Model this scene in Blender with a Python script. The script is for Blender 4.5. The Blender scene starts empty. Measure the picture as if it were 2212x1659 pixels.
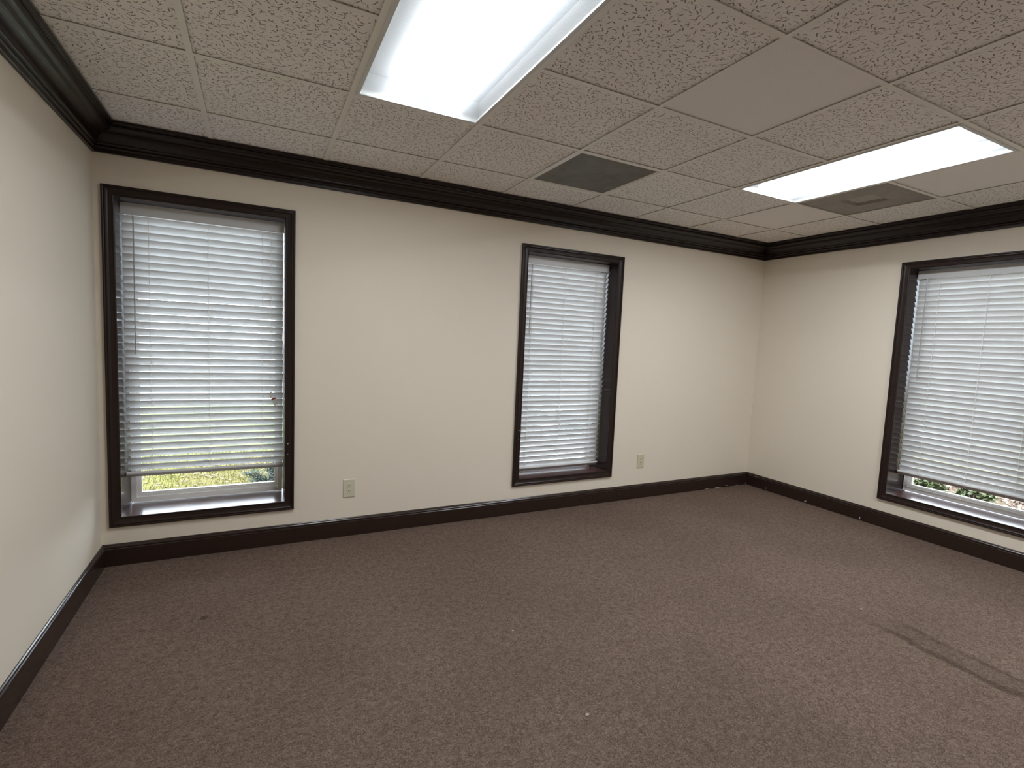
import bpy, bmesh, math, random
from mathutils import Vector, Matrix

random.seed(7)
S = bpy.context.scene
COL = S.collection
PI = math.pi

# ------------------------------------------------------------------ camera, world, exposure
CAMZ = 1.4047
cam_d = bpy.data.cameras.new('camera')
cam_d.sensor_width = 36.0
cam_d.lens = 17.789
cam_d.clip_start = 0.02
cam = bpy.data.objects.new('camera', cam_d)
COL.objects.link(cam)
right = Vector((0.893374, -0.447217, 0.043363))
fwd = Vector((0.449314, 0.889146, -0.086808))
up = Vector((0.000266, 0.097035, 0.995281))
m3 = Matrix((right, up, -fwd)).transposed()
cam.matrix_world = Matrix.Translation((0, 0, CAMZ)) @ m3.to_4x4()
S.camera = cam

SKY_COLOR = (0.81, 0.88, 1.0)
SKY_STRENGTH = 3.3
TUBE_COLOR = (0.97, 0.985, 1.0)
TUBE_STRENGTH = 3.5
PANEL_WATTS = (14.0, 17.5, 28.0) # light given down through the lens by the two tubes of each troffer
PANEL_SPREAD = 178.0
wd = bpy.data.worlds.new('overcast_sky')
S.world = wd
wd.use_nodes = True
bg = wd.node_tree.nodes['Background']
bg.inputs['Color'].default_value = (*SKY_COLOR, 1)
bg.inputs['Strength'].default_value = SKY_STRENGTH
S.view_settings.view_transform = 'Standard'
S.view_settings.look = 'None'
S.view_settings.exposure = 2.03
S.view_settings.gamma = 1.0
S.view_settings.use_curve_mapping = False
S.cycles.max_bounces = 10
S.cycles.diffuse_bounces = 6
S.cycles.glossy_bounces = 4
S.cycles.transmission_bounces = 6
S.cycles.transparent_max_bounces = 12
S.cycles.caustics_reflective = False
S.cycles.caustics_refractive = False
S.cycles.sample_clamp_indirect = 6.0

# ------------------------------------------------------------------ room measures (metres)
YW, XL, XR, YF = 3.547, -0.797, 4.608, -2.45
HC = 2.4585                       # underside of the ceiling grid
GX, GY, T = -0.2363, 3.0468, 0.6096
ZT, ZB = CAMZ + 0.690, CAMZ - 1.118   # window opening top / bottom
CW = 0.057                        # casing width
DEPTH = 0.24                      # recess to the sash
WALLTOP = HC + 0.27
GROUND = -0.20

# ------------------------------------------------------------------ node helpers
class X:
    """a socket with arithmetic"""
    def __init__(s, nt, sock): s.nt, s.s = nt, sock
    def _m(s, op, *o, clamp=False):
        n = s.nt.nodes.new('ShaderNodeMath'); n.operation = op; n.use_clamp = clamp
        for i, v in enumerate((s,) + o):
            if isinstance(v, X): s.nt.links.new(v.s, n.inputs[i])
            else: n.inputs[i].default_value = v
        return X(s.nt, n.outputs[0])
    def __add__(s, o): return s._m('ADD', o)
    def __sub__(s, o): return s._m('SUBTRACT', o)
    def __mul__(s, o): return s._m('MULTIPLY', o)
    def __truediv__(s, o): return s._m('DIVIDE', o)
    def sin(s): return s._m('SINE')
    def cos(s): return s._m('COSINE')
    def abs(s): return s._m('ABSOLUTE')
    def clamp(s): return s._m('ADD', 0.0, clamp=True)
    def gt(s, v): return s._m('GREATER_THAN', v)
    def step(s, a, b, lo=0.0, hi=1.0):
        n = s.nt.nodes.new('ShaderNodeMapRange'); n.interpolation_type = 'SMOOTHSTEP'
        n.inputs['From Min'].default_value = a; n.inputs['From Max'].default_value = b
        n.inputs['To Min'].default_value = lo; n.inputs['To Max'].default_value = hi
        s.nt.links.new(s.s, n.inputs['Value'])
        return X(s.nt, n.outputs['Result'])

def coords(nt, kind='Object', scale=None):
    n = nt.nodes.new('ShaderNodeTexCoord')
    out = n.outputs[kind]
    if scale:
        mp = nt.nodes.new('ShaderNodeMapping'); mp.inputs['Scale'].default_value = scale
        nt.links.new(out, mp.inputs['Vector']); out = mp.outputs[0]
    return out

def noise(nt, vec, scale, detail=2.0, rough=0.5, dist=0.0):
    n = nt.nodes.new('ShaderNodeTexNoise')
    n.inputs['Scale'].default_value = scale; n.inputs['Detail'].default_value = detail
    n.inputs['Roughness'].default_value = rough; n.inputs['Distortion'].default_value = dist
    if vec: nt.links.new(vec, n.inputs['Vector'])
    return X(nt, n.outputs[0])

def mix(nt, f, a, b):
    n = nt.nodes.new('ShaderNodeMix'); n.data_type = 'RGBA'
    nt.links.new(f.s, n.inputs[0])
    for i, v in ((6, a), (7, b)):
        if hasattr(v, 'is_linked'): nt.links.new(v, n.inputs[i])
        else: n.inputs[i].default_value = (*v, 1)
    return n.outputs[2]

def bump(nt, bsdf, h, strength, dist):
    n = nt.nodes.new('ShaderNodeBump')
    n.inputs['Strength'].default_value = strength; n.inputs['Distance'].default_value = dist
    nt.links.new(h.s, n.inputs['Height']); nt.links.new(n.outputs[0], bsdf.inputs['Normal'])

def mat(name, color=(.5, .5, .5), rough=0.5, spec=0.5, metal=0.0, **kw):
    m = bpy.data.materials.new(name); m.use_nodes = True
    b = m.node_tree.nodes['Principled BSDF']
    b.inputs['Base Color'].default_value = (*color, 1)
    b.inputs['Roughness'].default_value = rough
    b.inputs['Specular IOR Level'].default_value = spec
    b.inputs['Metallic'].default_value = metal
    for k, v in kw.items(): b.inputs[k].default_value = v
    return m, m.node_tree, b

M = {}
# cream wall paint
m, nt, b = mat('cream_wall_paint', (.66, .60, .49), .62, .3)
v = coords(nt)
n1 = noise(nt, v, 260, 3, .6); n2 = noise(nt, v, 1.6, 2)
nt.links.new(mix(nt, n2, (.735, .668, .560), (.760, .690, .580)), b.inputs['Base Color'])
bump(nt, b, n1, .12, .002)
M['wall'] = m

# dark brown gloss woodwork
def brown(name, c0, c1, rough, spec=.4):
    m, nt, b = mat(name, c0, rough, .5)
    v = coords(nt, 'Object', (1, 1, 1))
    n = noise(nt, v, 35, 4, .6, .5)
    nt.links.new(mix(nt, n, c0, c1), b.inputs['Base Color'])
    r = noise(nt, v, 12, 2).step(.3, .7, rough - .02, rough + .03)
    nt.links.new(r.s, b.inputs['Roughness'])
    b.inputs['Specular IOR Level'].default_value = spec
    return m
M['trim'] = brown('dark_brown_gloss_paint', (.014, .0078, .0062), (.019, .0105, .0085), .30, .40)
M['casing'] = brown('dark_brown_casing_paint', (.020, .0115, .0095), (.027, .0155, .0125), .34, .25)
M['jamb'] = brown('dark_brown_jamb_varnish', (.026, .015, .012), (.034, .019, .0155), .22, .28)
M['sill'] = brown('mahogany_sill_varnish', (.070, .034, .030), (.095, .046, .040), .22)
M['base'] = brown('dark_brown_baseboard_paint', (.022, .0120, .0095), (.028, .0155, .012), .22, .5)

# carpet
m, nt, b = mat('brown_loop_carpet', (.12, .08, .07), 1.0, .02)
v = coords(nt)
vs = coords(nt, 'Object', (1, 1.25, 1))
fine = noise(nt, vs, 105, 3, .7, 1.4)
mid = noise(nt, v, 34, 3, .65, .5)
big = noise(nt, v, 1.3, 2)
f = (fine * .75 + mid * .25).step(.34, .66)
c = mix(nt, f, (.103, .069, .0535), (.268, .197, .1580))
sx = nt.nodes.new('ShaderNodeSeparateXYZ'); nt.links.new(v, sx.inputs[0])
px, py = X(nt, sx.outputs[0]), X(nt, sx.outputs[1])
wob = (noise(nt, v, 5, 3) - .5) * .09 + (noise(nt, v, 40, 2) - .5) * .03
pxx = px + wob
def ridge(c0, w): return ((pxx - c0).abs()).step(w * .25, w, 1, 0)
stain = ridge(2.885, .035) * .85 + ridge(3.03, .030) * .6 * py.step(1.25, 1.42, 1, 0) + (pxx.step(2.86, 2.90) * pxx.step(3.0, 3.06, 1, 0)) * .40
stain = stain * py.step(1.22, 1.56, 1, 0) * noise(nt, v, 9, 2).step(.25, .55, .55, 1)
d1 = (((px + .233) * (px + .233)) + ((py - 2.735) * (py - 2.735))).step(.00005, .0007, 1, 0)
d2 = (((px - 2.499) * (px - 2.499)) + ((py - 1.501) * (py - 1.501))).step(.00002, .0003, .7, 0)
dark_marks = (stain + d1 + d2).clamp()  # stain streaks plus two small dark spots
c = mix(nt, dark_marks * .55, c, (.034, .024, .020))
c = mix(nt, big.step(.35, .65) * .15, c, (.064, .043, .036))
nt.links.new(c, b.inputs['Base Color'])
bump(nt, b, fine + mid * .5, .9, .008)
M['carpet'] = m

# ceiling tiles
def tile_mat(name, fissure):
    m, nt, b = mat(name, (.66, .62, .56), .9, .2)
    tc = nt.nodes.new('ShaderNodeTexCoord')
    oi = nt.nodes.new('ShaderNodeObjectInfo')
    off = X(nt, oi.outputs['Random']) * 41.0
    cb = nt.nodes.new('ShaderNodeCombineXYZ')
    nt.links.new(off.s, cb.inputs[0]); nt.links.new((off * 1.7).s, cb.inputs[1])
    add = nt.nodes.new('ShaderNodeVectorMath'); add.operation = 'ADD'
    nt.links.new(tc.outputs['Object'], add.inputs[0]); nt.links.new(cb.outputs[0], add.inputs[1])
    vec = add.outputs[0]
    tone = X(nt, oi.outputs['Random'])
    base = mix(nt, tone, (.87, .835, .795), (.905, .87, .83))
    grain = noise(nt, vec, 420, 2, .6)
    base = mix(nt, grain.step(.3, .7) * .22, base, (.66, .63, .585))
    if fissure:
        def strokes(scale, L0, L1, w, keep):
            vo = nt.nodes.new('ShaderNodeTexVoronoi'); vo.voronoi_dimensions = '2D'
            vo.inputs['Scale'].default_value = scale
            nt.links.new(vec, vo.inputs['Vector'])
            sub = nt.nodes.new('ShaderNodeVectorMath'); sub.operation = 'SUBTRACT'
            nt.links.new(vec, sub.inputs[0]); nt.links.new(vo.outputs['Position'], sub.inputs[1])
            sp = nt.nodes.new('ShaderNodeSeparateXYZ'); nt.links.new(sub.outputs[0], sp.inputs[0])
            cs = nt.nodes.new('ShaderNodeSeparateColor'); nt.links.new(vo.outputs['Color'], cs.inputs[0])
            r, g, bl = (X(nt, o) for o in cs.outputs)
            lx, ly = X(nt, sp.outputs[0]), X(nt, sp.outputs[1])
            a = (r - .5) * 3.0 + .2
            ca, sa = a.cos(), a.sin()
            u = lx * ca + ly * sa
            w_ = ly * ca - lx * sa
            w_ = w_ + u * u * ((g - .5) * 110) + (noise(nt, vec, 320, 1) - .5) * .0035
            L = bl * (L1 - L0) + L0
            lim = (u.abs() / L).step(.75, 1.1, 1, 0)
            thick = (w_.abs()).step(w * .5, w * 1.25, 1, 0)
            return lim * thick * g.gt(keep)
        msk = (strokes(40, .0045, .0120, .0019, .08) + strokes(72, .0018, .0050, .0013, .55) * .75).clamp()
        base = mix(nt, msk, base, (.27, .235, .205))  # shade inside the fissures painted into the base colour
        bump(nt, b, msk * -1.0 + grain * .12, .8, .003)
    else:
        fa = noise(nt, vec, 150, 2, .6, .6)
        base = mix(nt, fa.step(.45, .75) * .10, base, (.48, .44, .40))
        bump(nt, b, fa + grain * .4, .25, .002)
    nt.links.new(base, b.inputs['Base Color'])
    return m
M['tile'] = tile_mat('fissured_ceiling_tile', True)
M['tile_plain'] = tile_mat('smooth_ceiling_tile', False)
m, nt, b = mat('white_grid_steel', (.80, .77, .71), .45, .4)
bump(nt, b, noise(nt, coords(nt), 300, 1), .05, .001)
M['grid'] = m
m, nt, b = mat('troffer_white_enamel', (.62, .62, .61), .4, .4)
bump(nt, b, noise(nt, coords(nt), 200, 1), .03, .001)
M['enamel'] = m

# fluorescent lens: pale acrylic that scatters light from the tubes
m, nt, b = mat('prismatic_acrylic_lens')
nt.nodes.remove(b)
out = nt.nodes['Material Output']
tl = nt.nodes.new('ShaderNodeBsdfTranslucent'); tl.inputs['Color'].default_value = (.098, .108, .120, 1)
tp = nt.nodes.new('ShaderNodeBsdfTransparent'); tp.inputs['Color'].default_value = (.95, .98, 1, 1)
gl = nt.nodes.new('ShaderNodeBsdfGlossy'); gl.inputs['Roughness'].default_value = .3
ck = nt.nodes.new('ShaderNodeTexChecker'); ck.inputs['Scale'].default_value = 220
nt.links.new(coords(nt), ck.inputs['Vector'])
mx = nt.nodes.new('ShaderNodeMixShader'); mx2 = nt.nodes.new('ShaderNodeMixShader')
fr = X(nt, ck.outputs['Fac']) * .04 + .42
nt.links.new(fr.s, mx.inputs[0]); nt.links.new(tl.outputs[0], mx.inputs[1]); nt.links.new(tp.outputs[0], mx.inputs[2])
mx2.inputs[0].default_value = .04
nt.links.new(mx.outputs[0], mx2.inputs[1]); nt.links.new(gl.outputs[0], mx2.inputs[2])
nt.links.new(mx2.outputs[0], out.inputs['Surface'])
M['lens'] = m
m, nt, b = mat('fluorescent_tube_glow', (.9, .9, .9), .4)
b.inputs['Emission Color'].default_value = (*TUBE_COLOR, 1)
b.inputs['Emission Strength'].default_value = TUBE_STRENGTH
M['tube'] = m
M['tube_cap'] = mat('tube_end_cap_metal', (.6, .6, .6), .35, .5, .8)[0]

# air grilles
def grime(name, c0, c1, c2, holes):
    m, nt, b = mat(name, c0, .6, .4)
    v = coords(nt)
    a = noise(nt, v, 5, 3, .6, .8); s = noise(nt, v, 11, 3, .6)
    c = mix(nt, a.step(.35, .65), c0, c1)
    c = mix(nt, s.step(.52, .72) * .6, c, c2)
    vo = nt.nodes.new('ShaderNodeTexVoronoi'); vo.voronoi_dimensions = '2D'
    vo.inputs['Scale'].default_value = holes; vo.inputs['Randomness'].default_value = 0
    nt.links.new(v, vo.inputs['Vector'])
    h = X(nt, vo.outputs['Distance']).step(.26, .34, 1, 0)
    c = mix(nt, h, c, tuple(x * .25 for x in c0))
    nt.links.new(c, b.inputs['Base Color'])
    bump(nt, b, h * -1.0, .5, .001)
    return m
M['return'] = grime('grimy_perforated_steel', (.180, .165, .130), (.235, .220, .180), (.150, .105, .075), 150)
M['supply'] = grime('grey_perforated_steel', (.36, .335, .295), (.42, .39, .345), (.30, .275, .24), 150)
M['supply_core'] = grime('pale_perforated_steel', (.50, .47, .42), (.54, .51, .455), (.44, .41, .36), 150)

# blinds
m, nt, b = mat('white_faux_wood_slat', (.86, .86, .85), .42, .4)
v = coords(nt, 'Object', (1, 14, 14))
n = noise(nt, v, 9, 3)
nt.links.new(mix(nt, n, (.71, .71, .705), (.76, .76, .755)), b.inputs['Base Color'])
tl = nt.nodes.new('ShaderNodeBsdfTranslucent'); tl.inputs['Color'].default_value = (.87, .87, .87, 1)
mx = nt.nodes.new('ShaderNodeMixShader'); mx.inputs[0].default_value = .10
nt.links.new(b.outputs[0], mx.inputs[1]); nt.links.new(tl.outputs[0], mx.inputs[2])
nt.links.new(mx.outputs[0], nt.nodes['Material Output'].inputs['Surface'])
M['slat'] = m
M['rail'] = mat('white_blind_rail', (.62, .62, .62), .40, .4)[0]
bump(M['rail'].node_tree, M['rail'].node_tree.nodes['Principled BSDF'], noise(M['rail'].node_tree, coords(M['rail'].node_tree), 120, 2), .05, .001)
M['cord'] = mat('white_cord', (.80, .79, .76), .8, .2)[0]
M['wand'] = mat('grey_clear_wand', (.42, .41, .40), .2, .6)[0]
M['tassel'] = mat('cream_tassel', (.55, .53, .46), .4, .4)[0]
m, nt, b = mat('warning_tag_paper', (.62, .60, .58), .7, .2)
sx = nt.nodes.new('ShaderNodeSeparateXYZ'); nt.links.new(coords(nt), sx.inputs[0])
z = X(nt, sx.outputs[2])
red = z.step(-.0165, -.0155) * z.step(-.0075, -.0065, 1, 0)
nt.links.new(mix(nt, red, (.60, .58, .57), (.30, .045, .02)), b.inputs['Base Color'])
M['tag'] = m
m, nt, b = mat('white_vinyl_sash', (.80, .79, .77), .35, .45)
bump(nt, b, noise(nt, coords(nt), 80, 2), .02, .001)
M['vinyl'] = m
m, nt, b = mat('window_glass')
nt.nodes.remove(b)
tp = nt.nodes.new('ShaderNodeBsdfTransparent'); tp.inputs['Color'].default_value = (.96, .98, .97, 1)
gl = nt.nodes.new('ShaderNodeBsdfGlossy'); gl.inputs['Roughness'].default_value = .02
fz = nt.nodes.new('ShaderNodeFresnel'); fz.inputs[0].default_value = 1.45
mx = nt.nodes.new('ShaderNodeMixShader')
nt.links.new(fz.outputs[0], mx.inputs[0]); nt.links.new(tp.outputs[0], mx.inputs[1]); nt.links.new(gl.outputs[0], mx.inputs[2])
nt.links.new(mx.outputs[0], nt.nodes['Material Output'].inputs['Surface'])
M['glass'] = m

# electrics, chips
M['ivory'] = mat('ivory_plastic', (.60, .565, .44), .35, .5)[0]
M['ivory2'] = mat('yellowed_ivory_plastic', (.60, .54, .39), .35, .5)[0]
M['slot'] = mat('dark_slot', (.05, .045, .03), .7, .2)[0]
M['screw'] = mat('painted_screw', (.50, .47, .38), .3, .5, .3)[0]
M['chip'] = mat('bare_white_paint_chip', (.62, .58, .52), .8, .2)[0]
M['lint'] = mat('pale_lint', (.42, .36, .31), .95, .1)[0]
for k in ('ivory', 'ivory2', 'screw', 'chip', 'lint', 'cord', 'wand', 'tassel', 'tube_cap', 'slot'):
    nt = M[k].node_tree; b = nt.nodes['Principled BSDF']
    bump(nt, b, noise(nt, coords(nt), 180, 2), .06, .001)

# outdoors
m, nt, b = mat('autumn_lawn', (0.186, 0.186, 0.050), .9, .1)
v = coords(nt)
n1 = noise(nt, v, 1.1, 3); n2 = noise(nt, v, 22, 4, .7)
sp_ = nt.nodes.new('ShaderNodeSeparateXYZ'); nt.links.new(v, sp_.inputs[0])
far = X(nt, sp_.outputs[1]).step(6.5, 8.5)
c = mix(nt, n2.step(.3, .7), (0.087, 0.077, 0.019), (0.143, 0.136, 0.040))
c = mix(nt, n1.step(.4, .6) * .5, c, (0.099, 0.071, 0.031))
g = mix(nt, n2.step(.3, .7), (.078, .110, .038), (.120, .155, .062))
nt.links.new(mix(nt, far, c, g), b.inputs['Base Color'])
bump(nt, b, n2, .6, .03)
M['lawn'] = m
m, nt, b = mat('leaf_mulch', (0.186, 0.124, 0.081), .95, .1)
v = coords(nt)
n1 = noise(nt, v, 45, 4, .7, .6); n2 = noise(nt, v, 10, 3)
c = mix(nt, n1.step(.35, .65), (0.040, 0.023, 0.014), (0.149, 0.093, 0.065))
nt.links.new(mix(nt, n2.step(.45, .65) * .5, c, (0.124, 0.112, 0.056)), b.inputs['Base Color'])
bump(nt, b, n1, .9, .03)
M['mulch'] = m
m, nt, b = mat('pale_asphalt', (0.260, 0.260, 0.267), .9, .2)
bump(nt, b, noise(nt, coords(nt), 90, 3), .4, .01)
M['asphalt'] = m
def leafmat(name, a, c_):
    m, nt, b = mat(name, a, .6, .3)
    n = noise(nt, coords(nt), 30, 2)
    nt.links.new(mix(nt, n.step(.3, .7), a, c_), b.inputs['Base Color'])
    return m
M['juniper'] = leafmat('blue_green_needles', (0.014, 0.026, 0.020), (0.031, 0.050, 0.036))
M['shrubleaf'] = leafmat('shrub_leaf_green', (0.031, 0.046, 0.015), (0.081, 0.099, 0.037))
M['twig'] = leafmat('grey_brown_twig', (0.062, 0.046, 0.034), (0.105, 0.081, 0.062))
M['fallen'] = leafmat('tan_fallen_leaf', (0.112, 0.068, 0.037), (0.223, 0.174, 0.124))
M['blade'] = leafmat('straw_green_blade', (0.081, 0.084, 0.019), (0.155, 0.146, 0.046))

# ------------------------------------------------------------------ mesh helpers
class MB:
    def __init__(s): s.v, s.f = [], []
    def poly(s, pts):
        k = len(s.v); s.v += [tuple(p) for p in pts]; s.f.append(tuple(range(k, k + len(pts))))
    def box(s, a, b):
        (x0, y0, z0), (x1, y1, z1) = a, b
        k = len(s.v)
        s.v += [(x0, y0, z0), (x1, y0, z0), (x1, y1, z0), (x0, y1, z0), (x0, y0, z1), (x1, y0, z1), (x1, y1, z1), (x0, y1, z1)]
        s.f += [tuple(k + i for i in q) for q in ((3, 2, 1, 0), (4, 5, 6, 7), (0, 1, 5, 4), (1, 2, 6, 5), (2, 3, 7, 6), (3, 0, 4, 7))]
        return s
    def loft(s, ra, rb, caps=True):
        k = len(s.v); n = len(ra); s.v += [tuple(p) for p in ra] + [tuple(p) for p in rb]
        for i in range(n):
            j = (i + 1) % n; s.f.append((k + i, k + j, k + n + j, k + n + i))
        if caps: s.f += [tuple(range(k + n - 1, k - 1, -1)), tuple(range(k + n, k + 2 * n))]
        return s
    def tube(s, p, q, r, n=8, r2=None):
        p, q = Vector(p), Vector(q); d = (q - p).normalized()
        a = d.orthogonal().normalized(); b = d.cross(a)
        r2 = r if r2 is None else r2
        ring = lambda c, rr: [c + (a * math.cos(t) + b * math.sin(t)) * rr for t in (2 * PI * i / n for i in range(n))]
        return s.loft(ring(p, r), ring(q, r2))
    def ring(s, x0, x1, y0, y1, wx, wy, z0, z1):
        """flat rectangular ring in xy"""
        s.box((x0, y0, z0), (x0 + wx, y1, z1)); s.box((x1 - wx, y0, z0), (x1, y1, z1))
        s.box((x0 + wx, y0, z0), (x1 - wx, y0 + wy, z1)); s.box((x0 + wx, y1 - wy, z0), (x1 - wx, y1, z1))
        return s
    def mesh(s, name, material, smooth=False, fix=True):
        me = bpy.data.meshes.new(name); me.from_pydata(s.v, [], s.f); me.validate()
        if fix:
            bm = bmesh.new(); bm.from_mesh(me); bmesh.ops.recalc_face_normals(bm, faces=bm.faces); bm.to_mesh(me); bm.free()
        if smooth:
            for p in me.polygons: p.use_smooth = True
        me.materials.append(material)
        return me
    def build(s, name, material, parent=None, smooth=False, loc=None, rot=None, fix=True, bevel=0):
        return place(name, s.mesh(name, material, smooth, fix), parent, loc, rot, bevel)

def place(name, me, parent=None, loc=None, rot=None, bevel=0):
    o = bpy.data.objects.new(name, me); COL.objects.link(o)
    if parent: o.parent = parent
    if loc: o.location = loc
    if rot: o.rotation_euler = rot
    if bevel:
        md = o.modifiers.new('bevel', 'BEVEL'); md.width = bevel; md.segments = 2; md.limit_method = 'ANGLE'
    return o

def tag(o, label, cat, group=None, kind=None):
    o['label'] = label; o['category'] = cat
    if group: o['group'] = group
    if kind: o['kind'] = kind
    return o

def empty(name, loc=(0, 0, 0), rz=0):
    o = bpy.data.objects.new(name, None); COL.objects.link(o)
    o.location = loc; o.rotation_euler = (0, 0, rz); o.empty_display_size = .1
    return o

def bez(a, c, b, n):
    return [tuple((1 - t) ** 2 * a[i] + 2 * t * (1 - t) * c[i] + t * t * b[i] for i in (0, 1)) for t in (k / n for k in range(n + 1))]

# ------------------------------------------------------------------ setting
tag(MB().box((XL - .12, YF - .12, -.15), (XR + .3, YW + .3, 0)).build('floor', M['carpet']),
    'worn brown looped carpet covering the whole room', 'floor', kind='structure')

W1 = (-.703, .157); W2 = (1.886, 2.759); W3 = (1.372, 2.233)   # window openings (W3 along y)
J = .012                                                        # jamb board thickness
def holed(a0, a1, holes, f):
    """wall strip from a0 to a1 along the wall, with openings"""
    mb = MB(); cur = a0
    for h0, h1 in sorted(holes):
        h0, h1 = h0 - J, h1 + J
        f(mb, cur, h0, 0, WALLTOP); f(mb, h0, h1, 0, ZB - J); f(mb, h0, h1, ZT + J, WALLTOP); cur = h1
    f(mb, cur, a1, 0, WALLTOP)
    return mb
fb = lambda mb, a, b, z0, z1: mb.box((a, YW, z0), (b, YW + .3, z1))
fr_ = lambda mb, a, b, z0, z1: mb.box((XR, a, z0), (XR + .3, b, z1))
tag(holed(XL, XR, [W1, W2], fb).build('wall_back', M['wall']), 'cream painted wall with the two side-by-side windows', 'wall', kind='structure')
tag(holed(YF, YW, [W3], fr_).build('wall_right', M['wall']), 'cream painted wall at right with one window', 'wall', kind='structure')
tag(MB().box((XL - .12, YF - .12, 0), (XL, YW + .3, WALLTOP)).build('wall_left', M['wall']), 'plain cream painted wall at the left edge', 'wall', kind='structure')
tag(MB().box((XL, YF - .12, 0), (XR + .3, YF, WALLTOP)).build('wall_front', M['wall']), 'plain cream wall behind the viewer', 'wall', kind='structure')

# ceiling: deck above, tees and tiles hung below it
ceil_o = tag(MB().box((XL - .12, YF - .12, WALLTOP), (XR + .3, YW + .3, WALLTOP + .1)).build('ceiling', M['tile_plain']),
             'suspended ceiling of square fissured tiles in a white metal grid', 'ceiling', kind='structure')
xs = [XL] + [GX + i * T for i in range(8)] + [XR]
ys = [YW] + [GY - j * T for j in range(20) if GY - j * T > YF + .1] + [YF]
LIGHTS = [(1, 1), (5, 1), (5, 5)]                        # (column, row) of the cell nearest the back wall
VENTS = {(3, 0), (6, 1)}
light_cells = {(c, r + d) for c, r in LIGHTS for d in (0, 1)}
PLAIN = {(3, 2), (6, 2), (6, 0)}
tile_cache = {}
TILE_Z = HC + .0055
for ci in range(len(xs) - 1):
    for ri in range(len(ys) - 1):
        c, r = ci - 1, ri - 1
        if (c, r) in light_cells or (c, r) in VENTS: continue
        x0, x1 = xs[ci], xs[ci + 1]; y1, y0 = ys[ri], ys[ri + 1]
        sx_ = round(x1 - x0 - .006, 4); sy_ = round(y1 - y0 - .006, 4)
        plain = (c, r) in PLAIN
        key = (sx_, sy_, plain)
        if key not in tile_cache:
            e = .004
            mb = MB()
            a = [(-sx_ / 2 + e, -sy_ / 2 + e, 0), (sx_ / 2 - e, -sy_ / 2 + e, 0), (sx_ / 2 - e, sy_ / 2 - e, 0), (-sx_ / 2 + e, sy_ / 2 - e, 0)]
            bq = [(p[0] + math.copysign(e, p[0]), p[1] + math.copysign(e, p[1]), .003) for p in a]
            cq = [(p[0], p[1], .015) for p in bq]
            mb.loft(a, bq, False); mb.loft(bq, cq, False); mb.poly(a[::-1]); mb.poly(cq)
            tile_cache[key] = mb.mesh('ceiling_tile', M['tile_plain' if plain else 'tile'])
        o = place('ceiling_tile', tile_cache[key], ceil_o, ((x0 + x1) / 2, (y0 + y1) / 2, TILE_Z),
                  (0, 0, 0) if plain or sx_ != sy_ else (0, 0, random.choice((0, PI))))
        if (c, r) == (3, 2): o['label'] = 'smoother newer tile without dark fissures'
TW = .012
tee_cache = {}
def tee(length, along_x, x, y, dz=0):
    key = (round(length, 4), along_x, dz)
    if key not in tee_cache:
        mb = MB(); h = length / 2
        if along_x: mb.box((-h, -TW, dz), (h, TW, dz + .0016)); mb.box((-h, -.0008, dz + .0016), (h, .0008, .034))
        else: mb.box((-TW, -h, dz), (TW, h, dz + .0016)); mb.box((-.0008, -h, dz + .0016), (.0008, h, .034))
        tee_cache[key] = mb.mesh('ceiling_tee', M['grid'])
    place('ceiling_tee', tee_cache[key], ceil_o, (x, y, HC))
for x in xs[1:-1]: tee(YW - YF, False, x, (YW + YF) / 2)
for rj, y in enumerate(ys[1:-1]):
    for ci in range(len(xs) - 1):
        c = ci - 1
        if (c, rj) in light_cells and (c, rj - 1) in light_cells: continue
        x0, x1 = xs[ci] + (TW if ci else 0), xs[ci + 1] - (TW if ci < len(xs) - 2 else 0)
        tee(x1 - x0, True, (x0 + x1) / 2, y, .0003)

# crown moulding (four mitred runs)
prof = [(0, .143), (.013, .143), (.0155, .141), (.0155, .125)]
prof += bez((.0155, .125), (.027, .122), (.024, .112), 4)[1:] + [(.022, .110), (.027, .108)]
prof += bez((.027, .108), (.036, .106), (.036, .096), 4)[1:] + [(.034, .093)]
prof += bez((.034, .093), (.043, .057), (.076, .050), 8)[1:]
prof += bez((.076, .050), (.104, .046), (.106, .024), 6)[1:] + [(.104, .021), (.112, .020), (.1125, .0165), (.119, .015), (.122, .011), (.122, 0), (0, 0)]
def run(name, P0, P1, inn, prof, zof, material, label, cat, smooth=False):
    """extrude (u out from wall, w) along a wall with 45 degree mitres at both ends"""
    P0, P1, inn = Vector(P0), Vector(P1), Vector(inn)
    d = (P1 - P0).normalized()
    ra = [P0 + (inn + d) * u + Vector((0, 0, zof(w))) for u, w in prof]
    rb = [P1 + (inn - d) * u + Vector((0, 0, zof(w))) for u, w in prof]
    return tag(MB().loft(ra, rb).build(name, material), label, cat, kind='structure')
corners = [(XL, YF), (XL, YW), (XR, YW), (XR, YF)]
walls = [('left', (XL, YF, 0), (XL, YW, 0), (1, 0, 0)), ('back', (XL, YW, 0), (XR, YW, 0), (0, -1, 0)),
         ('right', (XR, YW, 0), (XR, YF, 0), (-1, 0, 0)), ('front', (XR, YF, 0), (XL, YF, 0), (0, 1, 0))]
where = {'left': 'the plain left wall', 'back': 'the wall with two windows', 'right': 'the one-window wall at right', 'front': 'the wall behind the viewer'}
for k, (nm, a, b_, i_) in enumerate(walls):
    run('trim_%d' % (k + 1), a, b_, i_, prof, lambda w: HC - w, M['trim'], 'dark brown crown moulding along the top of ' + where[nm], 'crown moulding')
bp = [(0, 0), (.014, 0), (.014, .100), (.0125, .103), (.0115, .105)] + bez((.0115, .105), (.0195, .111), (.0115, .120), 6)[1:] + [(.0085, .1215), (.0075, .125), (.004, .129), (0, .129)]
boards = {}
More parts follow.
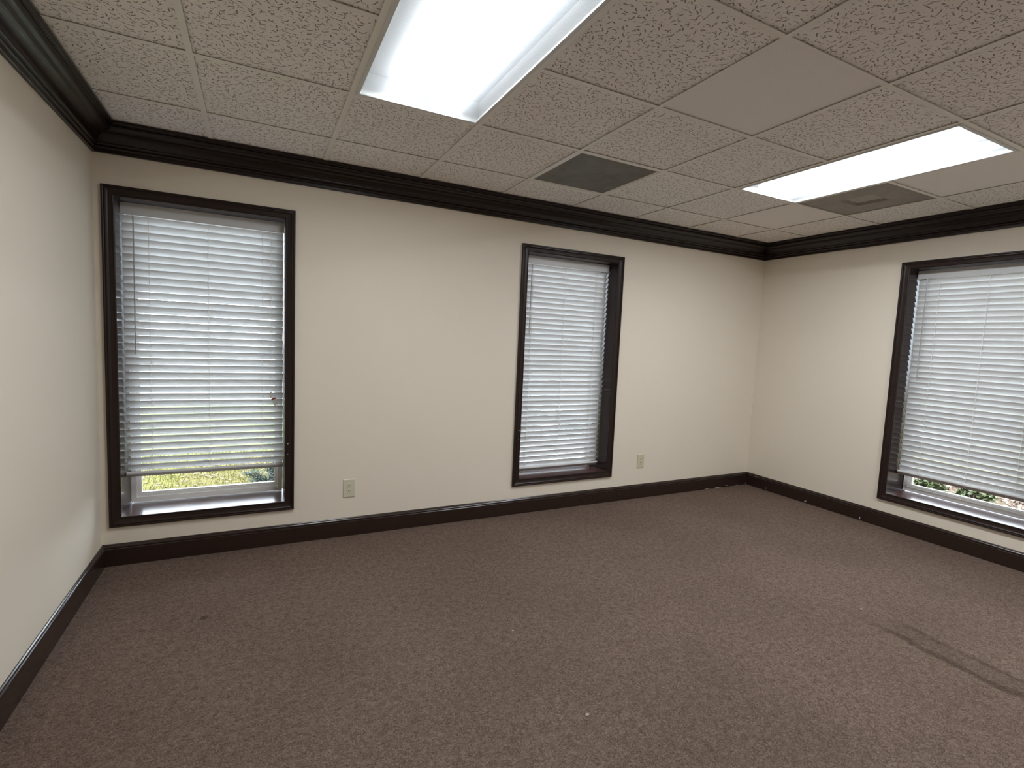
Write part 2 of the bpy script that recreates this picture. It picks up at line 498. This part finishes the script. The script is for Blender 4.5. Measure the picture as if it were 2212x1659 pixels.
for nm, a, b_, i_ in walls:
    boards[nm] = run('baseboard_' + nm, a, b_, i_, bp, lambda w: w, M['base'], 'dark brown baseboard along the foot of ' + where[nm], 'baseboard')
# white chips where the paint is knocked off
def chip(parent, x, y, z, axis, w, h):
    mb = MB()
    n = 7; pts = [(math.cos(2 * PI * i / n) * w * random.uniform(.6, 1.1), math.sin(2 * PI * i / n) * h * random.uniform(.6, 1.1)) for i in range(n)]
    f = (lambda p, d: (p[0], d, p[1])) if axis == 'y' else (lambda p, d: (d, p[0], p[1]))
    mb.loft([f(p, .0006) for p in pts], [f(p, -.0010) for p in pts])
    mb.build('paint_chip', M['chip'], parent, loc=(x, y, z))
for y, z, w, h in [(2.888, .014, .008, .007), (2.403, .020, .004, .011), (3.30, .022, .004, .006), (2.88, .022, .003, .006), (3.42, .108, .02, .0015)]:
    chip(boards['right'], XR - .0142, y, z, 'x', w, h)
for x, z, w, h in [(4.18, .004, .05, .0025), (4.30, .014, .02, .003), (4.45, .004, .012, .003), (4.02, .004, .03, .002), (4.585, .012, .004, .006)]:
    chip(boards['back'], x, YW - .0142, z, 'y', w, h)

# ------------------------------------------------------------------ windows
cprof = [(0, 0), (0, .008), (.002, .0105), (.0045, .0115), (.008, .0105), (.0095, .0085), (.012, .0085), (.028, .0105), (.034, .013), (.0385, .0165),
         (.041, .0165), (.0415, .0145), (.044, .0145), (.0455, .019), (.049, .0205), (.053, .0205), (.056, .019), (.057, .016), (.057, 0)]
def window(name, w0, w1, loc, rz, label, nail=None):
    """local frame: x along the wall seen from the room, y into the wall, z up (0 = floor)"""
    root = tag(empty(name, loc, rz), label, 'window', kind='structure')
    cs = [(w0, ZB), (w1, ZB), (w1, ZT), (w0, ZT)]
    for k in range(4):
        (ax, az), (bx_, bz) = cs[k], cs[(k + 1) % 4]
        d = Vector((bx_ - ax, 0, bz - az)).normalized()
        o_ = Vector((d.z, 0, -d.x))
        A, B = Vector((ax, 0, az)), Vector((bx_, 0, bz))
        ra = [A + (o_ - d) * a + Vector((0, -t, 0)) for a, t in cprof]
        rb = [B + (o_ + d) * a + Vector((0, -t, 0)) for a, t in cprof]
        MB().loft(ra, rb).build('casing', M['casing'], root)
    D = DEPTH + .05
    MB().box((w0 - J, 0, ZB), (w0, D, ZT)).build('jamb', M['jamb'], root)
    MB().box((w1, 0, ZB), (w1 + J, D, ZT)).build('jamb', M['jamb'], root)
    MB().box((w0 - J, 0, ZT), (w1 + J, D, ZT + J)).build('jamb', M['jamb'], root)['label'] = 'dark head jamb'
    MB().box((w0 - J, 0, ZB - J), (w1 + J, D, ZB)).build('sill', M['sill'], root)['label'] = 'glossy reddish brown sill board'
    def rect(x0, x1, z0, z1, w, wb, y0, y1, bv, nm):
        mb = MB()
        mb.box((x0, y0, z0), (x0 + w, y1, z1)); mb.box((x1 - w, y0, z0), (x1, y1, z1))
        mb.box((x0 + w, y0, z0), (x1 - w, y1, z0 + wb)); mb.box((x0 + w, y0, z1 - w), (x1 - w, y1, z1))
        return mb.build(nm, M['vinyl'], root)
    g = .004
    fo = rect(w0 + g, w1 - g, ZB + .007, ZT - g, .026, .030, DEPTH, DEPTH + .055, .001, 'window_frame')
    fo['label'] = 'white vinyl frame'
    sa = rect(w0 + .030, w1 - .030, ZB + .037, ZT - .030, .013, .016, DEPTH + .012, DEPTH + .050, .001, 'sash')
    rect(w0 + .043, w1 - .043, ZB + .053, ZT - .043, .009, .010, DEPTH + .022, DEPTH + .046, .001, 'glazing_bead')
    zm = (ZB + ZT) / 2
    MB().box((w0 + .050, DEPTH + .032, ZB + .061), (w1 - .050, DEPTH + .036, ZT - .050)).build('glass_pane', M['glass'], root)
    # dark gasket line between frame and boards
    if nail:
        MB().tube((nail[0], -.0095, nail[1]), (nail[0], -.0125, nail[1]), .0035, 8).build('nail_head', M['chip'], root)
        MB().tube((nail[0], -.0095, nail[1] - .07), (nail[0], -.0115, nail[1] - .07), .0025, 8).build('nail_head', M['screw'], root)
    return root
window('window_1', *W1, (0, YW, 0), 0, 'dark-cased window nearest the left wall, blind raised a little above its sill', nail=(.176, CAMZ - .735))
window('window_2', *W2, (0, YW, 0), 0, 'dark-cased window in the middle with its blind almost on the sill', nail=(1.868, CAMZ - .72))
# right wall: local x runs along -y, local y runs along +x
window('window_3', -W3[1], -W3[0], (XR, 0, 0), -PI / 2, 'dark-cased window on the right wall cut by the photo edge')

# ------------------------------------------------------------------ blinds
PITCH = .043
def slat_mesh(length, theta):
    """curved slat: local x along, tilted so the room edge is high"""
    mb = MB(); W_ = .050; n = 6; th = .0028
    def row(x):
        top, bot = [], []
        for i in range(n + 1):
            s = -W_ / 2 + W_ * i / n
            c = .0022 * (1 - (2 * s / W_) ** 2)
            for lst, off in ((top, c + th / 2), (bot, c - th / 2)):
                # s<0 is the room edge (toward -y), high
                lst.append((x, s * math.cos(theta) + off * math.sin(theta), -s * math.sin(theta) + off * math.cos(theta)))
        return top + bot[::-1]
    mb.loft(row(-length / 2), row(length / 2))
    return mb.mesh('slat', M['slat'], smooth=False)
def blind(loc, rz, w0, w1, n, theta, z0, label, ladders, wand, lift=None):
    root = tag(empty('window_blind', loc, rz), label, 'blind', 'white slatted window blinds')
    L = w1 - w0; xc = (w0 + w1) / 2; yc = .137
    # headrail with a valance board
    hb = MB().box((w0 - .004, .106, ZT - .070), (w1 + .004, .114, ZT - .004)); hb.box((w0 - .004, .118, ZT - .045), (w1 + .004, .166, ZT - .003))
    hr = hb.build('headrail', M['rail'], root, bevel=.002)
    me = slat_mesh(L, theta)
    zs = [z0 - PITCH * k for k in range(n)]
    for k, z in enumerate(zs):
        o = place('slat', me, root, (xc + random.uniform(-.0012, .0012), yc + random.uniform(-.0006, .0006), z + random.uniform(-.0012, .0012)),
                  (random.uniform(-.010, .010), random.uniform(-.0010, .0010), 0))
    zb_ = zs[-1] - .040
    mb = MB()
    th2 = theta * .62
    pr = [(-.026, -.004), (-.0255, .006), (-.018, .009), (.018, .009), (.0255, .006), (.026, -.004), (.022, -.009), (-.022, -.009)]
    q = [(s * math.cos(th2) + c * math.sin(th2), -s * math.sin(th2) + c * math.cos(th2)) for s, c in pr]
    mb.loft([(w0 - .001, yc + a, zb_ + b2) for a, b2 in q], [(w1 + .001, yc + a, zb_ + b2) for a, b2 in q])
    br = mb.build('bottom_rail', M['rail'], root)
    for x in ladders:
        mb = MB(); dy = .0262 * math.cos(theta); dz = .0262 * math.sin(theta)
        mb.tube((x, yc - dy - .001, ZT - .06), (x, yc - dy - .001, zb_ + dz * .6), .0011, 5)
        mb.tube((x, yc + dy + .001, ZT - .06), (x, yc + dy + .001, zb_ - dz * .6), .0011, 5)
        for z in zs:
            mb.tube((x, yc - dy - .001, z + dz - .003), (x, yc + dy + .001, z - dz - .003), .0008, 4)
        for z in zs[::1]:
            mb.box((x - .0022, yc - dy - .0028, z + dz * .2), (x + .0022, yc - dy - .0014, z + dz * 1.0))
        mb.build('ladder_cord', M['cord'], root)
        MB().tube((x, yc, zb_ - .017), (x, yc, zb_ - .008), .005, 8).build('cord_button', M['rail'], br)
    wx, wz = wand
    wo = MB().tube((wx, .098, ZT - .075), (wx, .0985, wz), .0035, 6).build('tilt_wand', M['wand'], root)
    wo['label'] = 'thin grey tilt wand'
    mb = MB(); mb.tube((wx, .112, ZT - .058), (wx, .098, ZT - .066), .0015, 6); mb.tube((wx, .098, ZT - .064), (wx, .098, ZT - .078), .0022, 6)
    mb.build('wand_hook', M['rail'], wo)
    if lift:
        lx, lz = lift
        mb = MB()
        for dx in (-.003, .003): mb.tube((lx + dx, .100, ZT - .060), (lx, .099, lz + .03), .0009, 5)
        lc = mb.build('lift_cord', M['cord'], root)
        MB().tube((lx, .099, lz + .033), (lx, .099, lz - .004), .004, 10, .0068).build('tassel', M['tassel'], lc, smooth=False)
        tg = MB().box((-.0135, -.0004, -.056), (.0135, .0004, -.002)).build('warning_tag', M['tag'], lc, loc=(lx + .012, .094, lz - .002), rot=(.12, -.38, .1))
        tg['label'] = 'small paper warning tag with a red band'
    return root
Z0 = CAMZ + .597
blind((0, YW, 0), 0, W1[0] + .006, W1[1] - .006, 35, math.radians(53), Z0, 'white blind raised just above the left window sill, tag on its cord',
      [-.570, -.270, .030], (-.638, CAMZ - .180), (.079, CAMZ - .440))
blind((0, YW, 0), 0, W2[0] + .014, W2[1] - .010, 39, math.radians(61), Z0, 'white blind lowered nearly to the sill of the middle window',
      [2.010, 2.320, 2.640], (1.978, CAMZ + .053))
blind((XR, 0, 0), -PI / 2, -W3[1] + .010, -W3[0] - .008, 36, math.radians(62), Z0, 'white blind in the right wall window, leaving a thin gap at the bottom',
      [-2.080, -1.780, -1.500], (-2.155, CAMZ - .185))

# ------------------------------------------------------------------ fluorescent troffers
LIGHT_LABEL = ['large ceiling light panel at the top centre of the photo', 'ceiling light panel at the right above the corner grille',
               'added ceiling light panel behind the viewer']  # third troffer is out of view, added to brighten the walls
for k, (c, r) in enumerate(LIGHTS):
    x0, x1 = GX + c * T, GX + (c + 1) * T
    y1, y0 = GY - r * T, GY - (r + 2) * T
    xc, yc = (x0 + x1) / 2, (y0 + y1) / 2
    root = tag(empty('fluorescent_troffer', (xc, yc, HC)), LIGHT_LABEL[k], 'ceiling light', 'fluorescent ceiling troffers')
    hx, hy = T / 2 - .004, T - .004
    hb = MB()                                                     # open-bottomed white pan
    hb.box((-hx, -hy, .105), (hx, hy, .109))
    for s in (-1, 1):
        hb.box((s * hx - (.002 if s > 0 else 0), -hy, .004), (s * hx + (.002 if s < 0 else 0), hy, .105))
        hb.box((-hx, s * hy - (.002 if s > 0 else 0), .004), (hx, s * hy + (.002 if s < 0 else 0), .105))
    hb.build('housing', M['enamel'], root)
    MB().ring(-hx + .008, hx - .008, -hy + .008, hy - .008, .017, .017, -.0035, .004).build('door_frame', M['enamel'], root, bevel=.001)
    lx, ly = hx - .0245, hy - .0245
    mb = MB()
    e = .006                                                      # lens with a small turned-down rim
    mb.poly([(-lx + e, -ly + e, .0015), (lx - e, -ly + e, .0015), (lx - e, ly - e, .0015), (-lx + e, ly - e, .0015)])
    A = [(-lx, -ly), (lx, -ly), (lx, ly), (-lx, ly)]; Bq = [(-lx + e, -ly + e), (lx - e, -ly + e), (lx - e, ly - e), (-lx + e, ly - e)]
    for i in range(4):
        j = (i + 1) % 4
        mb.poly([(*A[i], -.0025), (*A[j], -.0025), (*Bq[j], .0015), (*Bq[i], .0015)])
    mb.build('lens', M['lens'], root, fix=False)['label'] = 'glowing prismatic acrylic lens'
    for s in (-1, 1):
        tb = MB().tube((s * .108, -.56, .054), (s * .108, .56, .054), .0135, 12).build('fluorescent_tube', M['tube'], root)
        for e2 in (-1, 1):
            MB().tube((s * .108, e2 * .56, .054), (s * .108, e2 * .578, .054), .014, 12).build('tube_cap', M['tube_cap'], tb)

    for sg in (-1, 1):
        ld = bpy.data.lights.new('tube_light', 'AREA'); ld.shape = 'RECTANGLE'; ld.size = .030; ld.size_y = 1.12
        ld.energy = PANEL_WATTS[k] / 2; ld.color = TUBE_COLOR; ld.spread = math.radians(PANEL_SPREAD)
        lo = bpy.data.objects.new('tube_light', ld); COL.objects.link(lo); lo.parent = root; lo.location = (sg * .108, 0, .038)

# ------------------------------------------------------------------ air grilles
def cell(c, r): return GX + (c + .5) * T, GY - (r + .5) * T
cx, cy = cell(3, 0)
root = tag(empty('return_air_grille', (cx, cy, HC)), 'dark grimy square return air grille in the ceiling above the middle window', 'air vent')
h = T / 2 - .006
MB().ring(-h, h, -h, h, .020, .020, .0022, .010).build('grille_frame', M['grid'], root)
MB().box((-h + .019, -h + .019, .005), (h - .019, h - .019, .007)).build('perforated_panel', M['return'], root)['label'] = 'dusty dark perforated panel'
MB().box((-h + .01, -h + .01, .012), (h - .01, h - .01, .10)).build('duct_box', M['supply'], root)
cx, cy = cell(6, 1)
root = tag(empty('supply_air_diffuser', (cx, cy, HC)), 'grey square air diffuser with a small inner square, beside the right light', 'air vent')
MB().ring(-h, h, -h, h, .020, .020, .0022, .010).build('diffuser_frame', M['supply'], root)
MB().ring(-h + .019, h - .019, -h + .019, h - .019, .175, .175, .004, .006).build('perforated_panel', M['supply'], root)
q = h - .019 - .175
mb = MB()
for s in (-1, 1):                                                # sloped walls of the recessed neck
    mb.poly([(-q, s * q, .005), (q, s * q, .005), (q * .86, s * q * .86, .022), (-q * .86, s * q * .86, .022)])
    mb.poly([(s * q, -q, .005), (s * q, q, .005), (s * q * .86, q * .86, .022), (s * q * .86, -q * .86, .022)])
mb.build('neck', M['supply'], root)
MB().box((-q * .9, -q * .9, .020), (q * .9, q * .9, .023)).build('inner_square', M['supply_core'], root)['label'] = 'paler inner square'
MB().box((-h + .01, -h + .01, .026), (h - .01, h - .01, .12)).build('duct_box', M['supply'], root)

# ------------------------------------------------------------------ wall plates
def plate(name, x, z, w, h, mt, label, cat):
    root = tag(empty(name, (x, YW, z)), label, cat)
    a = [(-w / 2, -.0005, -h / 2), (w / 2, -.0005, -h / 2), (w / 2, -.0005, h / 2), (-w / 2, -.0005, h / 2)]
    b1 = [(p[0], -.004, p[2]) for p in a]
    e = .004
    b2 = [(p[0] - math.copysign(e, p[0]), -.0072, p[2] - math.copysign(e, p[2])) for p in a]
    mb = MB(); mb.loft(a, b1, False); mb.loft(b1, b2, False); mb.poly(b2); mb.poly(a[::-1])
    mb.build('cover_plate', mt, root)
    return root
root = plate('electrical_outlet', .566, CAMZ - 1.069, .079, .128, M['ivory'], 'ivory double electrical outlet between the two windows', 'outlet')
for s in (-1, 1):
    mb = MB(); n = 20; rr = .0175
    pts = [(max(-.0172, min(.0172, math.cos(2 * PI * i / n) * rr)), max(-.0140, min(.0140, math.sin(2 * PI * i / n) * rr))) for i in range(n)]
    mb.loft([(a, -.0065, b2 + s * .0195) for a, b2 in pts], [(a, -.0092, b2 + s * .0195) for a, b2 in pts])
    rc = mb.build('receptacle', M['ivory'], root)
    for dx, hh in ((-.0065, .0045), (.0065, .0038)):
        MB().box((dx - .0013, -.0096, s * .0195 + .003 - hh), (dx + .0013, -.0088, s * .0195 + .003 + hh)).build('slot', M['slot'], rc)
    MB().tube((0, -.0088, s * .0195 - .0075), (0, -.0096, s * .0195 - .0075), .0026, 8).build('ground_hole', M['slot'], rc)
MB().tube((0, -.0068, 0), (0, -.0085, 0), .003, 8).build('screw', M['screw'], root)
root = plate('jack_plate', 3.150, CAMZ - 1.058, .079, .128, M['ivory2'], 'yellowed ivory wall plate with small slots right of the middle window', 'wall plate')
for s in (-1, 1):
    mb = MB(); mb.box((-.012, -.0090, s * .021 - .014), (.012, -.0065, s * .021 + .014))
    jk = mb.build('jack', M['ivory2'], root, bevel=.001)
    MB().box((-.0085, -.0094, s * .021 + .005), (.0085, -.0086, s * .021 + .009)).build('slot', M['slot'], jk)
    MB().box((-.0070, -.0094, s * .021 - .0095), (.0070, -.0086, s * .021 - .0065)).build('slot', M['slot'], jk)

# ------------------------------------------------------------------ flecks on the carpet
def fleck(x, y, r, label):
    bm = bmesh.new(); bmesh.ops.create_icosphere(bm, subdivisions=2, radius=1)
    rnd = random.Random(int(x * 1000))
    for v_ in bm.verts:
        k = rnd.uniform(.75, 1.2); v_.co = Vector((v_.co.x * r * k, v_.co.y * r * .75 * k, v_.co.z * r * .35 * k))
    lo = min(v_.co.z for v_ in bm.verts)
    for v_ in bm.verts: v_.co.z -= lo
    me = bpy.data.meshes.new('lint_fleck'); bm.to_mesh(me); bm.free(); me.materials.append(M['lint'])
    tag(place('lint_fleck', me, None, (x, y, 0)), label, 'lint', 'lint flecks on the carpet')
fleck(1.116, 1.457, .008, 'pale lint fleck on the carpet nearest the viewer')
fleck(2.989, 1.507, .008, 'pale lint fleck at the far end of the dark carpet stain')
fleck(1.106, 2.063, .006, 'tiny pale fleck on the carpet in the middle of the room')

# ------------------------------------------------------------------ outdoors
mb = MB()
mb.box((-25, YW + .31, GROUND - .1), (40, 12.5, GROUND)); mb.box((XR + .31, -25, GROUND - .1), (40, YW + .31, GROUND))
lawn = tag(mb.build('lawn', M['lawn']), 'yellow-green autumn lawn outside the left window', 'lawn', kind='structure')
tag(MB().box((-25, 12.5, GROUND - .1), (40, 60, GROUND + .002)).build('parking_lot', M['asphalt']), 'pale paved lot beyond the lawn', 'pavement', kind='structure')
mulch = tag(MB().box((XR + .32, -8, GROUND), (8.6, 3.7, GROUND + .03)).build('mulch_bed', M['mulch']), 'brown leaf mulch bed outside the right window', 'mulch bed', kind='structure')

tag(MB().box((2.3, 4.5, GROUND), (14, 12.4, GROUND + .02)).build('walkway', M['asphalt']), 'pale paved walk outside the middle window', 'pavement', kind='structure')

def leaf(mb, p, d, up_, L, w):
    d = d.normalized(); s = d.cross(up_)
    if s.length < 1e-4: s = d.orthogonal()
    s = s.normalized() * w
    n_ = s.cross(d).normalized() * w * .5
    mb.poly([p, p + d * L * .5 + s - n_, p + d * L, p + d * L * .5 - s - n_])
def rnd_dir(zmin=-.2):
    while True:
        v_ = Vector((random.uniform(-1, 1), random.uniform(-1, 1), random.uniform(zmin, 1)))
        if .1 < v_.length < 1: return v_.normalized()
def shrub(x, y, rad, hgt, nleaf, L, w, mt, label, nstem=9, spiky=False):
    root = tag(empty('shrub', (x, y, GROUND)), label, 'shrub', 'shrubs outside the windows')
    st = MB(); lf = MB()
    for i in range(nstem):
        d = rnd_dir(.25); p = Vector((0, 0, .0)); q_ = Vector((d.x * rad * .9, d.y * rad * .9, hgt * random.uniform(.6, 1) * max(.35, d.z)))
        mid_ = (p + q_) / 2 + Vector((0, 0, hgt * .12))
        st.tube(p, mid_, .010, 5, .007); st.tube(mid_, q_, .007, 5, .003)
        for j in range(3):
            b0 = mid_.lerp(q_, random.random()); b1 = b0 + rnd_dir() * rad * .35
            st.tube(b0, b1, .004, 4, .0015)
            for l in range(nleaf // (nstem * 6)): leaf(lf, b0.lerp(b1, random.random()), rnd_dir(), Vector((0, 0, 1)), L * random.uniform(.6, 1.2), w)
        for l in range(nleaf // (nstem * 2)):
            t = random.uniform(.25, 1.05); c0 = mid_.lerp(q_, t)
            leaf(lf, c0 + rnd_dir(-1) * rad * .10, (q_ - mid_).normalized() + rnd_dir(-1) * (.8 if spiky else 1.5), Vector((0, 0, 1)), L * random.uniform(.6, 1.2), w)
    st.build('stems', M['twig'], root, fix=False)
    fo = lf.build('foliage', mt, root, fix=False); fo['kind'] = 'stuff'
shrub(.10, 5.72, .26, .19, 900, .080, .006, M['juniper'], 'low blue-green spiky shrub seen under the left window blind', 10, True)
shrub(.42, 6.35, .42, .75, 260, .045, .012, M['shrubleaf'], 'bare twiggy shrub at the right side of the left window view', 12)
shrub(1.15, 8.8, .95, 1.05, 2400, .09, .014, M['juniper'], 'dark rounded shrub further out behind the left blind', 14)
shrub(7.15, 3.12, .30, .28, 640, .07, .020, M['shrubleaf'], 'leafy green plant nearest the corner under the right blind', 9)
shrub(7.20, 2.62, .18, .20, 360, .07, .020, M['shrubleaf'], 'smaller leafy plant further along the right window view', 8)
shrub(3.9, 7.0, 1.2, 1.2, 2400, .09, .016, M['juniper'], 'dark shrub outside the middle window', 14)

def scatter(name, mt, n, area, L, w, flat, label, parent):
    mb = MB()
    for i in range(n):
        x = random.uniform(area[0], area[1]); y = random.uniform(area[2], area[3])
        if flat:
            a = random.uniform(0, 2 * PI); d = Vector((math.cos(a), math.sin(a), random.uniform(-.2, .35)))
            leaf(mb, Vector((x, y, area[4] + .012)), d, Vector((random.uniform(-.4, .4), random.uniform(-.4, .4), 1)), L * random.uniform(.5, 1.2), w * random.uniform(.6, 1.2))
        else:
            d = Vector((random.uniform(-.6, .6), random.uniform(-.6, .6), 1)).normalized() * L * random.uniform(.5, 1.1)
            p = Vector((x, y, area[4])); s = Vector((w, random.uniform(-w, w), 0))
            mb.poly([p - s, p + s, p + d])
    o = mb.build(name, mt, parent, fix=False); o['label'] = label; o['kind'] = 'stuff'
scatter('fallen_leaves', M['fallen'], 900, (-2.2, 1.2, 4.6, 7.2, GROUND), .06, .018, True, 'tan fallen leaves scattered over the lawn by the left window', lawn)
scatter('grass_blades', M['blade'], 14000, (-2.4, 1.3, 4.6, 7.6, GROUND), .055, .003, False, 'straw-coloured grass blades on the lawn by the left window', lawn)
scatter('mulch_leaves', M['fallen'], 1600, (6.0, 8.4, .8, 3.6, GROUND + .03), .07, .022, True, 'dry leaves on the mulch bed by the right window', mulch)
